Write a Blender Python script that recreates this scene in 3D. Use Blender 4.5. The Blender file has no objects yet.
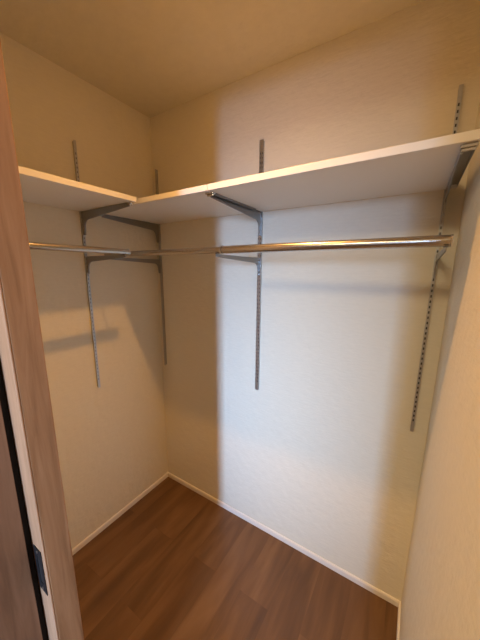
import bpy, bmesh, math
from mathutils import Vector, Matrix
sc = bpy.context.scene
C = sc.collection

# ---------------------------------------------------------------- dimensions (metres)
W, H = 1.5256, 2.40            # closet width (x), height; back wall y=0, left wall x=0
YF, YO = -1.004, -1.165        # inner / outer face of the front wall
DX0, DX1, DH = 0.810, 1.510, 2.25   # doorway
SX, S0, S1 = .763, -1.0585, -1.0715
ZT, ZB = 2.1165, 0.8903        # rail top / bottom
ZS, TS = 1.8053, 0.0206        # shelf underside, thickness
D1, D2 = 0.4242, 0.3994        # shelf front edges (back / left)
ZR = 1.6062
YR, XR = -0.355, 0.3171        # rods
SEAM = 0.7610
YL, XA, XB, XC = -0.4608, 0.0399, 0.7524, 1.4730

# ---------------------------------------------------------------- helpers
def box(bm, x0, x1, y0, y1, z0, z1):
    v = [bm.verts.new(p) for p in ((x0,y0,z0),(x1,y0,z0),(x1,y1,z0),(x0,y1,z0),(x0,y0,z1),(x1,y0,z1),(x1,y1,z1),(x0,y1,z1))]
    for f in ((3,2,1,0),(4,5,6,7),(0,1,5,4),(1,2,6,5),(2,3,7,6),(3,0,4,7)):
        bm.faces.new([v[i] for i in f])
def prism(bm, pts, axis, a, b):
    """extrude a 2-D outline along an axis: x -> pts are (y,z); y -> (x,z); z -> (x,y)"""
    def P(p, t):
        return {'x': (t,p[0],p[1]), 'y': (p[0],t,p[1]), 'z': (p[0],p[1],t)}[axis]
    A = [bm.verts.new(P(p,a)) for p in pts]; B = [bm.verts.new(P(p,b)) for p in pts]
    n = len(pts)
    bm.faces.new(A); bm.faces.new(B[::-1])
    for i in range(n):
        bm.faces.new([A[i], B[i], B[(i+1)%n], A[(i+1)%n]])
def tube(bm, p0, p1, r, seg=32, r_in=None):
    p0, p1 = Vector(p0), Vector(p1); d = (p1-p0).normalized()
    q = d.to_track_quat('Z','Y').to_matrix()
    def ring(p, rr): return [bm.verts.new(p + q @ Vector((rr*math.cos(2*math.pi*i/seg), rr*math.sin(2*math.pi*i/seg), 0))) for i in range(seg)]
    A, B = ring(p0,r), ring(p1,r)
    for i in range(seg): bm.faces.new([A[i],A[(i+1)%seg],B[(i+1)%seg],B[i]])
    if r_in:
        A2, B2 = ring(p0,r_in), ring(p1,r_in)
        for i in range(seg):
            j=(i+1)%seg
            bm.faces.new([A2[j],A2[i],B2[i],B2[j]]); bm.faces.new([A[j],A[i],A2[i],A2[j]]); bm.faces.new([B[i],B[j],B2[j],B2[i]])
    else:
        bm.faces.new(A[::-1]); bm.faces.new(B)
def obj(name, bm, m, parent=None, bevel=0, smooth=False):
    bmesh.ops.recalc_face_normals(bm, faces=bm.faces)
    me = bpy.data.meshes.new(name); bm.to_mesh(me); bm.free()
    me.materials.append(m)
    if smooth:
        for p in me.polygons: p.use_smooth = True
        me.set_sharp_from_angle(angle=math.radians(40))
    o = bpy.data.objects.new(name, me); C.objects.link(o)
    if bevel:
        b = o.modifiers.new('bevel','BEVEL'); b.width = bevel; b.segments = 2; b.limit_method = 'ANGLE'
    if parent: o.parent = parent
    return o
def struct(name, bm, m, parent=None, **k):
    o = obj(name, bm, m, parent, **k)
    if not parent: o['kind'] = 'structure'
    return o
def tag(o, label, cat, group=None):
    o['label'] = label; o['category'] = cat
    if group: o['group'] = group
    return o
def thing(name, label, cat, loc=(0,0,0), rotz=0, group=None):
    o = bpy.data.objects.new(name, None); C.objects.link(o)
    o.location = loc; o.rotation_euler = (0,0,rotz); o.empty_display_size = .05
    return tag(o, label, cat, group)
def copy_tree(o, parent=None):
    c = o.copy(); C.objects.link(c); c.parent = parent
    for ch in list(o.children): copy_tree(ch, c)
    return c
def B(): return bmesh.new()

# ---------------------------------------------------------------- materials
def mat(name, col, rough=.6, metal=0, spec=.5):
    m = bpy.data.materials.new(name); m.use_nodes = True
    b = m.node_tree.nodes['Principled BSDF']
    b.inputs['Base Color'].default_value = (*col,1); b.inputs['Roughness'].default_value = rough
    b.inputs['Metallic'].default_value = metal; b.inputs['Specular IOR Level'].default_value = spec
    return m, m.node_tree, b
def noise(nt, scale, sc3, detail=4, rough=.6):
    tc = nt.nodes.new('ShaderNodeTexCoord'); mp = nt.nodes.new('ShaderNodeMapping'); mp.inputs['Scale'].default_value = sc3
    n = nt.nodes.new('ShaderNodeTexNoise'); n.inputs['Scale'].default_value = scale; n.inputs['Detail'].default_value = detail; n.inputs['Roughness'].default_value = rough
    nt.links.new(tc.outputs['Object'], mp.inputs['Vector']); nt.links.new(mp.outputs[0], n.inputs['Vector'])
    return n
def ramp(nt, src, stops):
    r = nt.nodes.new('ShaderNodeValToRGB'); e = r.color_ramp.elements
    e[0].position, e[0].color = stops[0][0], (*stops[0][1],1)
    e[1].position, e[1].color = stops[-1][0], (*stops[-1][1],1)
    for p, c in stops[1:-1]:
        x = e.new(p); x.color = (*c,1)
    nt.links.new(src, r.inputs[0]); return r
def bump(nt, b, src, strength, dist):
    n = nt.nodes.new('ShaderNodeBump'); n.inputs['Strength'].default_value = strength; n.inputs['Distance'].default_value = dist
    nt.links.new(src, n.inputs['Height']); nt.links.new(n.outputs[0], b.inputs['Normal']); return n
def wallpaper(name, col):
    m, nt, b = mat(name, col, .75, spec=.3)
    a = noise(nt, 60, (.35,.35,2.2), 5, .65)          # fine woven streaks, longer sideways
    c = noise(nt, 26, (1,1,.8), 2, .5)
    add = nt.nodes.new('ShaderNodeMath'); add.operation = 'ADD'
    nt.links.new(a.outputs['Fac'], add.inputs[0]); k = nt.nodes.new('ShaderNodeMath'); k.operation = 'MULTIPLY'; k.inputs[1].default_value = 2.2
    nt.links.new(c.outputs['Fac'], k.inputs[0]); nt.links.new(k.outputs[0], add.inputs[1])
    bump(nt, b, add.outputs[0], .55, .0026)
    r = ramp(nt, a.outputs['Fac'], [(.3, tuple(v*.965 for v in col)), (.7, tuple(min(1,v*1.02) for v in col))])
    nt.links.new(r.outputs[0], b.inputs['Base Color'])
    return m
def wood(name, dark, mid, light, scale3, sc=6, rough=.45):
    m, nt, b = mat(name, mid, rough)
    n = noise(nt, sc, scale3, 6, .62); n.inputs['Distortion'].default_value = .6
    r = ramp(nt, n.outputs['Fac'], [(.28,dark),(.5,mid),(.75,light)])
    nt.links.new(r.outputs[0], b.inputs['Base Color']); bump(nt, b, n.outputs['Fac'], .12, .001)
    return m
M_wall = wallpaper('wallpaper', (.75,.71,.60))
M_room = wallpaper('room_paper', (.66,.55,.41))
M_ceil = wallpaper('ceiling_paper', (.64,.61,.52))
M_shelf = mat('white_laminate', (.80,.785,.75), .38)[0]
M_base = mat('baseboard_vinyl', (.78,.745,.70), .4)[0]
M_jamb = wood('jamb_wood', (.255,.130,.058), (.37,.198,.095), (.47,.270,.138), (7,7,.5), 7, .42)
M_jambE = M_jamb
M_panel = wood('panel_wood', (.17,.085,.045), (.25,.13,.068), (.32,.175,.10), (7,7,.5), 7, .45)
M_edge = wood('jamb_edge_wood', (.38,.22,.13), (.46,.28,.17), (.54,.34,.22), (7,7,.5), 7, .42)
M_steel = mat('satin_steel', (.30,.30,.30), .36, 1)[0]
M_zinc = mat('zinc_rail', (.50,.50,.50), .38, 1)[0]
M_chrome = mat('chrome_clip', (.62,.62,.62), .16, 1)[0]
M_rod = mat('stainless_rod', (.50,.455,.40), .24, 1)[0]
M_black = mat('black_latch', (.012,.012,.014), .5, spec=.3)[0]
M_inner = mat('channel_shade', (.06,.055,.05), .6)[0]
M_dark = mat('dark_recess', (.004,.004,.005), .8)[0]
M_white = mat('white_plastic', (.8,.8,.78), .35)[0]
def floor_mat():
    m, nt, b = mat('walnut_floor', (.2,.1,.05), .34)
    N, L = nt.nodes, nt.links
    tc = N.new('ShaderNodeTexCoord'); mp = N.new('ShaderNodeMapping'); mp.inputs['Rotation'].default_value = (0,0,math.pi/2)
    mp.inputs['Location'].default_value = (.23,.05,0)
    br = N.new('ShaderNodeTexBrick'); br.inputs['Scale'].default_value = 1; br.inputs['Brick Width'].default_value = .91; br.inputs['Row Height'].default_value = .152
    br.inputs['Mortar Size'].default_value = .0006; br.inputs['Bias'].default_value = 0; br.offset = .37
    br.inputs['Color1'].default_value = (0,0,0,1); br.inputs['Color2'].default_value = (1,1,1,1); br.inputs['Mortar'].default_value = (.3,.3,.3,1)
    L.new(tc.outputs['Object'], mp.inputs[0]); L.new(mp.outputs[0], br.inputs['Vector'])
    # per board shift of the grain
    g = N.new('ShaderNodeMapping'); g.inputs['Scale'].default_value = (5,.8,1)
    comb = N.new('ShaderNodeVectorMath'); comb.operation = 'ADD'
    mul = N.new('ShaderNodeVectorMath'); mul.operation = 'SCALE'; mul.inputs['Scale'].default_value = 7.0
    L.new(br.outputs['Color'], mul.inputs[0]); L.new(tc.outputs['Object'], comb.inputs[0]); L.new(mul.outputs[0], comb.inputs[1]); L.new(comb.outputs[0], g.inputs[0])
    n = N.new('ShaderNodeTexNoise'); n.inputs['Scale'].default_value = 2.2; n.inputs['Detail'].default_value = 5; n.inputs['Roughness'].default_value = .5; n.inputs['Distortion'].default_value = .6
    L.new(g.outputs[0], n.inputs['Vector'])
    r = ramp(nt, n.outputs['Fac'], [(.25,(.080,.037,.012)),(.5,(.145,.071,.026)),(.78,(.235,.124,.052))])
    hs = N.new('ShaderNodeMix'); hs.data_type = 'RGBA'; hs.blend_type = 'MULTIPLY'; hs.inputs['Factor'].default_value = 1
    r2 = ramp(nt, br.outputs['Color'], [(0,(.87,.86,.85)),(1,(1.0,1.0,1.0))])
    L.new(r.outputs[0], hs.inputs[6]); L.new(r2.outputs[0], hs.inputs[7]); L.new(hs.outputs[2], b.inputs['Base Color'])
    bump(nt, b, n.outputs['Fac'], .1, .0008)
    return m
M_floor = floor_mat()

# ---------------------------------------------------------------- closet shell
T = .10
RX0, RX1, RY = -.6, 3.3, -4.2       # the room outside the closet
def slab(name, x0,x1,y0,y1,z0,z1, m, **k):
    b = B(); box(b, x0,x1,y0,y1,z0,z1); return struct(name, b, m, **k)
slab('floor', RX0-T, RX1+T, RY-T, T, -.06, 0, M_floor)
slab('wall_left', -T, 0, YO, T, 0, H, M_wall)
slab('wall_back', 0, W, 0, T, 0, H, M_wall)
slab('wall_right', W, W+T, YF, T, 0, H, M_wall)
# ceiling with the round hole of the downlight
LX, LY = .8854, -.6468
b = B()
box(b, RX0-T, RX1+T, RY-T, T, H, H+.06)
ceil = struct('ceiling', b, M_ceil)
# front wall with the doorway (left piece, right piece, head)
b = B()
box(b, RX0, SX-.0285, YO, YF, 0, H)
box(b, DX1+.020, RX1, YO, YF, 0, H)
box(b, SX-.0285, DX1+.020, YO, YF, DH+.025, H)
struct('wall_front', b, M_wall)

# baseboards: slim board with a rounded top ledge
def base_profile(s):   # outline (offset from wall, z)
    return [(0,0),(s*.008,0),(s*.008,.024),(s*.0065,.027),(s*.0065,.029),(s*.004,.032),(0,.032)]
b = B(); prism(b, base_profile(1), 'y', YF, 0); struct('baseboard_left', b, M_base)
b = B(); prism(b, base_profile(-1), 'x', .008, W-.008); struct('baseboard_back', b, M_base)
b = B(); prism(b, [(W+p[0], p[1]) for p in base_profile(-1)], 'y', YF, 0); struct('baseboard_right', b, M_base)

# ---------------------------------------------------------------- doorway frame
door = bpy.data.objects.new('door_1', None); C.objects.link(door); door['kind'] = 'structure'
door['label'] = 'walnut coloured wooden door frame with a black latch plate at left'

b = B(); box(b, SX-.028, DX0, S0+.004, YF-.0005, 0, DH)
obj('inner_jamb', b, M_jambE, door, bevel=.0016)
b = B(); box(b, SX-.028, DX0, S0, S0+.004, 0, DH); o = obj('edge_strip', b, M_edge, door, bevel=.0016); o['label'] = 'paler wooden edge strip'
b = B(); box(b, SX-.028, SX, YO-.012, S1, 0, DH); obj('outer_jamb', b, M_panel, door, bevel=.001)
b = B(); box(b, DX1, DX1+.0195, YO-.012, YF+.0005, 0, DH); obj('side_jamb', b, M_jamb, door, bevel=.001)
b = B(); box(b, SX-.028, DX1+.0195, YO-.012, YF+.0005, DH, DH+.0245); obj('head_jamb', b, M_jamb, door, bevel=.001)
b = B(); box(b, SX-.028, SX-.010, S1+.0003, S0-.0003, 0, DH); o = obj('slot_shade', b, M_dark, door); o['label'] = 'black strip added as shade in the slot'  # black strip added so the slot reads as deep shade
# black latch plate on the jamb face that looks out of the closet
PX0, PX1, PZ0, PZ1 = SX+.0005, .799, .812, .929
HX0, HX1, HZ0, HZ1 = .774, .7885, .834, .909
b = B()
for a in ((PX0,HX0,PZ0,PZ1),(HX1,PX1,PZ0,PZ1),(HX0,HX1,PZ0,HZ0),(HX0,HX1,HZ1,PZ1)):
    box(b, a[0],a[1], S0-.0016, S0+.0006, a[2],a[3])
pl = obj('latch_plate', b, M_black, door); pl['label'] = 'black latch plate'
b = B(); box(b, HX0,HX1, S0-.0004, S0+.001, HZ0,HZ1); obj('latch_hole', b, M_dark, pl)
for z in (PZ0+.009, PZ1-.009):
    b = B(); tube(b, ((HX0+HX1)/2, S0-.0026, z), ((HX0+HX1)/2, S0-.0012, z), .0032, 16); obj('screw', b, M_zinc, pl, smooth=True)

# ---------------------------------------------------------------- room outside
slab('wall_room_left', RX0-T, RX0, RY, YO, 0, H, M_room)
slab('wall_room_right', RX1, RX1+T, RY, YF, 0, H, M_room)
WX0, WX1, WZ0, WZ1 = 1.68, 1.93, .25, 2.10  # unseen window opening, added and sized to shape the daylight patch
b = B()
box(b, RX0, WX0, RY-T, RY, 0, H); box(b, WX1, RX1, RY-T, RY, 0, H)
box(b, WX0, WX1, RY-T, RY, 0, WZ0); box(b, WX0, WX1, RY-T, RY, WZ1, H)
struct('wall_room_window', b, M_room)
win = bpy.data.objects.new('added_window_1', None); C.objects.link(win); win['kind'] = 'structure'
b = B()
for a in ((WX0,WX0+.015,WZ0,WZ1),(WX1-.015,WX1,WZ0,WZ1),(WX0+.015,WX1-.015,WZ0,WZ0+.015),(WX0+.015,WX1-.015,WZ1-.015,WZ1)):
    box(b, a[0],a[1], RY-.07, RY-.03, a[2],a[3])
obj('added_window_frame', b, M_white, win)

# ---------------------------------------------------------------- shelves
def shelf(label, x0,x1,y0,y1):
    b = B(); box(b, x0,x1,y0,y1, 0, TS)
    o = obj('shelf_board', b, M_shelf, bevel=.0012); o.location = (0,0,ZS)
    return tag(o, label, 'shelf')
GAP = .010
shelf('long white shelf board along the left wall, ending at the corner joint', .003, D2, YF+.004, -D1-.0165)
shelf('shorter white shelf board in the far corner, left part of the back wall shelf', .003, SEAM-.0017, -D1+.001, -GAP)
shelf('large white shelf board on the right half of the back wall', SEAM+.0017, W-.025, -D1, -GAP)

# ---------------------------------------------------------------- slotted uprights (local: wall plane y=0, front towards -y)
def make_rail(w, twin, label):
    root = thing('shelf_upright', label, 'shelf upright', group=None)
    L = ZT-ZB; h = w/2; d = .011; t = .0016
    b = B()
    for s in (-1,1):                                         # side flanges
        box(b, s*h-(t if s>0 else 0), s*h+(0 if s>0 else t), -d, -.0003, .006, L-.006)
    cols = [(-h/2,.0018),(h/2,.0018)] if twin else [(0,.0024)]
    pit = .020; zs = [.045+pit*i for i in range(int((L-.105)/pit)+1)]; sl = .0098
    z_lo = .0; z_prev = .0
    xs = sorted([-h]+[c[0]-c[1]/1 for c in cols]+[c[0]+c[1]/1 for c in cols]+[h]) 
    def web(z0,z1,xa,xb): box(b, xa,xb, -d-t+.0008, -d+.0008, z0, z1)
    for z in zs+[None]:
        if z is None: web(z_prev, L, -h, h)
        else:
            web(z_prev, z, -h, h)
            for i in range(0,len(xs),2): web(z, z+sl, xs[i], xs[i+1])
            z_prev = z+sl
    obj('slotted_channel', b, M_zinc, root)
    b = B(); box(b, -h+t, h-t, -.0050, -.0003, .004, L-.004); o = obj('shade_plate', b, M_inner, root); o['label'] = 'plate painted dark as shade inside the channel, seen through the slots'  # shade behind the slots is put into this plate's dark colour
    for z in (.022, L-.030):
        b = B(); tube(b, (0,-d-.0022,z), (0,-d+.0002,z), .0036, 16); obj('screw', b, M_zinc, root, smooth=True)
    return root
r0 = make_rail(.0115, False, 'slotted metal upright on the left wall behind the left shelf')
r0.location = (0, YL, ZB); r0.rotation_euler = (0,0,math.pi/2)
def rail_copy(x, label):
    r = copy_tree(r0); r.location = (x,0,ZB); r.rotation_euler = (0,0,0); r['label'] = label; return r
rail_copy(XA, 'slotted metal upright on the back wall close to the far left corner')
rail_copy(XC, 'slotted metal upright at the right end of the back wall')
rb = make_rail(.020, True, 'wider grey slotted upright in the middle of the back wall'); rb.location = (XB,0,ZB)

# ---------------------------------------------------------------- shelf brackets (local: wall at y=0, arm along -y, top at z=0)
def arc(cx, cz, r, a0, a1, n=8):
    return [(cx+r*math.cos(math.radians(a0+(a1-a0)*i/n)), cz+r*math.sin(math.radians(a0+(a1-a0)*i/n))) for i in range(n+1)]
def arm_outline(L, leg, hw, ht, rf):
    """side outline in (y,z): straight top, tapering lower edge, fillet into the leg at the wall"""
    y0 = -.012
    pts = [(y0,0),(-L,0),(-L,-ht)]
    cx = y0-.020-rf; zlow = -hw
    pts += [(cx, zlow)] + [(cx+rf*math.sin(math.radians(a)), zlow-rf+rf*math.cos(math.radians(a))) for a in (15,30,45,60,75,90)]
    pts += [(y0-.016,-leg),(y0,-leg)]
    return pts
def make_bracket(L, w, label, sides=(1,)):
    """thin upright plate with a folded flange under the shelf and a chrome clip at the tip"""
    root = thing('shelf_bracket', label, 'shelf bracket')
    h = .0022; out = arm_outline(L, .110, .040, .016, .034)
    b = B(); prism(b, out, 'x', -h, h); obj('arm', b, M_steel, root, bevel=.0005)
    for s in sides:
        x0, x1 = sorted((s*h, s*w))
        b = B(); box(b, x0, x1, -L, -.085, -.0042, -.0004); box(b, *sorted((s*w, s*(w-.002))), -L, -.085, -.0085, -.0042)
        obj('flange', b, M_steel, root)
    xs = [s*(w+.003) for s in sides]+([-.005] if len(sides)==1 else [])
    b = B(); box(b, min(xs), max(xs), -L-.013, -L+.006, -.0065, -.0004); box(b, min(xs)+.003, max(xs)-.003, -L-.006, -L-.0005, -.0125, -.0065)
    c = obj('clip', b, M_chrome, root, bevel=.0012); c['label'] = 'shiny chrome shelf clip'
    return root
bl = make_bracket(D2-.022, .009, 'dark metal shelf bracket under the end of the left wall shelf')
bl.location = (0, YL, ZS-.0006); bl.rotation_euler = (0,0,math.pi/2)
ba = copy_tree(bl); ba.location = (XA,0,ZS-.0006); ba.rotation_euler = (0,0,0); ba['label'] = 'dark metal shelf bracket in the far corner, at the back wall upright'
bb = make_bracket(D1-.028, .014, 'grey metal shelf bracket under the joint of the two back wall boards', (-1,1)); bb.location = (XB+.004,0,ZS-.0006)
bc = make_bracket(D1-.023, .024, 'metal shelf bracket with chrome tip beside the right wall'); bc.location = (XC,0,ZS-.0006)

# ---------------------------------------------------------------- hanger brackets carrying the rods (local z=0 at rod axis)
def make_hanger(L, rr, label):
    root = thing('rod_bracket', label, 'rod bracket')
    w = .0042; zt = -rr-.001; y0 = -.012
    rf=.030
    out = [(y0,zt),(-L-.010,zt),(-L-.010,zt-.009),(-L+.012,zt-.012)]
    cx = y0-.016-rf; zl = zt-.026
    out += [(cx,zl)] + [(cx+rf*math.sin(math.radians(a)), zl-rf+rf*math.cos(math.radians(a))) for a in (15,30,45,60,75,90)]
    out += [(y0-.013,zt-.085),(y0,zt-.085)]
    b = B(); prism(b, out, 'x', -w/2, w/2); obj('arm', b, M_steel, root, bevel=.0006)
    # cradle under and behind the rod
    b = B(); n = 10; R0, R1 = rr+.0006, rr+.0022; pts = []
    for i in range(n+1):
        a = math.radians(222+96*i/n); pts.append((-L+R1*math.cos(a), R1*math.sin(a)))
    for i in range(n,-1,-1):
        a = math.radians(222+96*i/n); pts.append((-L+R0*math.cos(a), R0*math.sin(a)))
    prism(b, pts, 'x', -.005, .005); obj('cradle', b, M_steel, root, smooth=True)
    return root
RL, RT, RTI = .0126, .0145, .0124
hl = make_hanger(XR, RL, 'dark metal arm on the left wall upright, carrying the left rod')
hl.location = (0, YL, ZR); hl.rotation_euler = (0,0,math.pi/2)
ha = make_hanger(-YR, RTI, 'dark metal arm in the far corner, carrying the thin end of the back rod'); ha.location = (XA,0,ZR)
hb = make_hanger(-YR, RT, 'grey metal arm on the middle upright, under the back rod'); hb.location = (XB,0,ZR)
hc = copy_tree(hb); hc.location = (XC,0,ZR); hc['label'] = 'metal arm by the right wall, holding the right end of the back rod'

# ---------------------------------------------------------------- hanging rods
lr = thing('clothes_rod', 'short steel clothes rod along the left wall, under the left shelf', 'clothes rod', (XR,-.70,ZR))
b = B(); tube(b, (0,.2560,0), (0,-.296,0), RL, 40); obj('tube', b, M_rod, lr, smooth=True)
b = B(); tube(b, (0,.2562,0), (0,.2640,0), RL+.0012, 40); o = obj('end_cap', b, M_chrome, lr, bevel=.0012, smooth=True); o['label'] = 'bright chrome end cap'
b = B(); tube(b, (0,-.2962,0), (0,-.3030,0), RL+.0012, 40); obj('end_cap', b, M_chrome, lr, bevel=.0012, smooth=True)
br_ = thing('clothes_rod', 'long telescopic steel clothes rod across the back wall', 'clothes rod', (XB,YR,ZR))
b = B(); tube(b, (.0225,0,0), (1.480-XB,0,0), RT, 40); obj('outer_tube', b, M_rod, br_, smooth=True)
b = B(); tube(b, (.022-XB,0,0), (.0223,0,0), RTI, 40); o = obj('inner_tube', b, M_rod, br_, smooth=True); o['label'] = 'thinner tube that slides into the thick one'
b = B(); tube(b, (.0185,0,0), (.0270,0,0), RT+.0020, 40, RT+.0001); obj('collar', b, M_chrome, br_, smooth=True)
b = B(); tube(b, (1.4802-XB,0,0), (1.4850-XB,0,0), RT+.0012, 40); obj('end_cap', b, M_chrome, br_, bevel=.0012, smooth=True)
b = B(); tube(b, (.0155-XB,0,0), (.0218-XB,0,0), RTI+.0012, 40); obj('end_cap', b, M_chrome, br_, bevel=.0012, smooth=True)

# ---------------------------------------------------------------- downlight in the closet ceiling
dl = thing('ceiling_light', 'small round white downlight in the closet ceiling', 'ceiling light', (LX,LY,H))
b = B(); tube(b, (0,0,-.012), (0,0,-.0003), .060, 48, .048); obj('trim_ring', b, M_white, dl, bevel=.0015, smooth=True)
mg, nt, bs = mat('lit_diffuser', (.9,.85,.8), .5); bs.inputs['Emission Color'].default_value = (1,.62,.33,1); bs.inputs['Emission Strength'].default_value = 3
b = B(); tube(b, (0,0,-.004), (0,0,-.0006), .0475, 48); obj('diffuser', b, mg, dl, smooth=True)

E1,K1 = 6.9,(1,.475,.12)
E2,K2 = 9.3,(.41,.63,1.0)
E3,K3 = 1.0,(.72,.84,1.0)
E4,K4 = 29,(1,.77,.45)
def area(name, loc, target, size, size_y, power, col, shape='RECTANGLE', spread=180):
    l = bpy.data.lights.new(name,'AREA'); l.shape = shape; l.size = size
    if shape == 'RECTANGLE': l.size_y = size_y
    l.energy = power; l.color = col; l.spread = math.radians(spread)
    o = bpy.data.objects.new(name,l); C.objects.link(o); o.location = loc
    o.rotation_euler = (Vector(target)-Vector(loc)).to_track_quat('-Z','Y').to_euler()
    return o
area('downlight_beam', (LX,LY,H-.014), (LX,LY,0), .042, 0, E1, K1, 'DISK', 102)
area('downlight_glow', (LX,LY,H-.013), (LX,LY,0), .042, 0, .15*E1, K1, 'DISK', 180)
WC = ((WX0+WX1)/2, RY-.02, (WZ0+WZ1)/2)
area('added_window_daylight', WC, (.62, 0, .76), WX1-WX0-.03, WZ1-WZ0-.03, E2, K2, spread=30)  # daylight narrowed to a beam through the added window
area('window_fill', WC, (WC[0], 0, WC[2]), WX1-WX0-.03, WZ1-WZ0-.03, E3, K3)  # weak cool fill, added at the unseen window
# unseen ceiling lamp, added in the room outside to light the closet
rl = thing('ceiling_light', 'round white ceiling lamp added in the unseen room outside the closet', 'ceiling light', (.92,-2.15,H))
b = B(); tube(b, (0,0,-.05), (0,0,-.0003), .32, 48); obj('added_lamp_body', b, M_white, rl, bevel=.01, smooth=True)
area('added_room_lamp', (.92,-2.15,H-.055), (.92,-2.15,0), .60, 0, E4, K4, 'DISK')

# ---------------------------------------------------------------- world
w = bpy.data.worlds.new('world'); sc.world = w; w.use_nodes = True
bg = w.node_tree.nodes['Background']; bg.inputs[0].default_value = (.6,.75,1,1); bg.inputs[1].default_value = .5

# ---------------------------------------------------------------- camera
cam = bpy.data.cameras.new('camera'); co = bpy.data.objects.new('camera', cam); C.objects.link(co); sc.camera = co
yaw, pit, rol, f, cx, cy = .5640, -.1974, .0066, 272.559, 239.805, 324.580
F = Vector((-math.sin(yaw)*math.cos(pit), math.cos(yaw)*math.cos(pit), math.sin(pit)))
R = Vector((math.cos(yaw), math.sin(yaw), 0)); U = R.cross(F)
R2 = math.cos(rol)*R+math.sin(rol)*U; U2 = -math.sin(rol)*R+math.cos(rol)*U
m = Matrix((R2,U2,-F)).transposed().to_4x4(); m.translation = (1.4158,-1.2366,1.5305)
co.matrix_world = m
cam.sensor_fit = 'VERTICAL'; cam.sensor_height = 24; cam.lens = 24*f/640
cam.shift_x = (240-cx)/640; cam.shift_y = (cy-320)/640; cam.clip_start = .01

sc.view_settings.view_transform = 'Standard'; sc.view_settings.look = 'None'
sc.view_settings.exposure = 0; sc.view_settings.gamma = 1; sc.view_settings.use_curve_mapping = False
sc.cycles.max_bounces = 12; sc.cycles.diffuse_bounces = 8
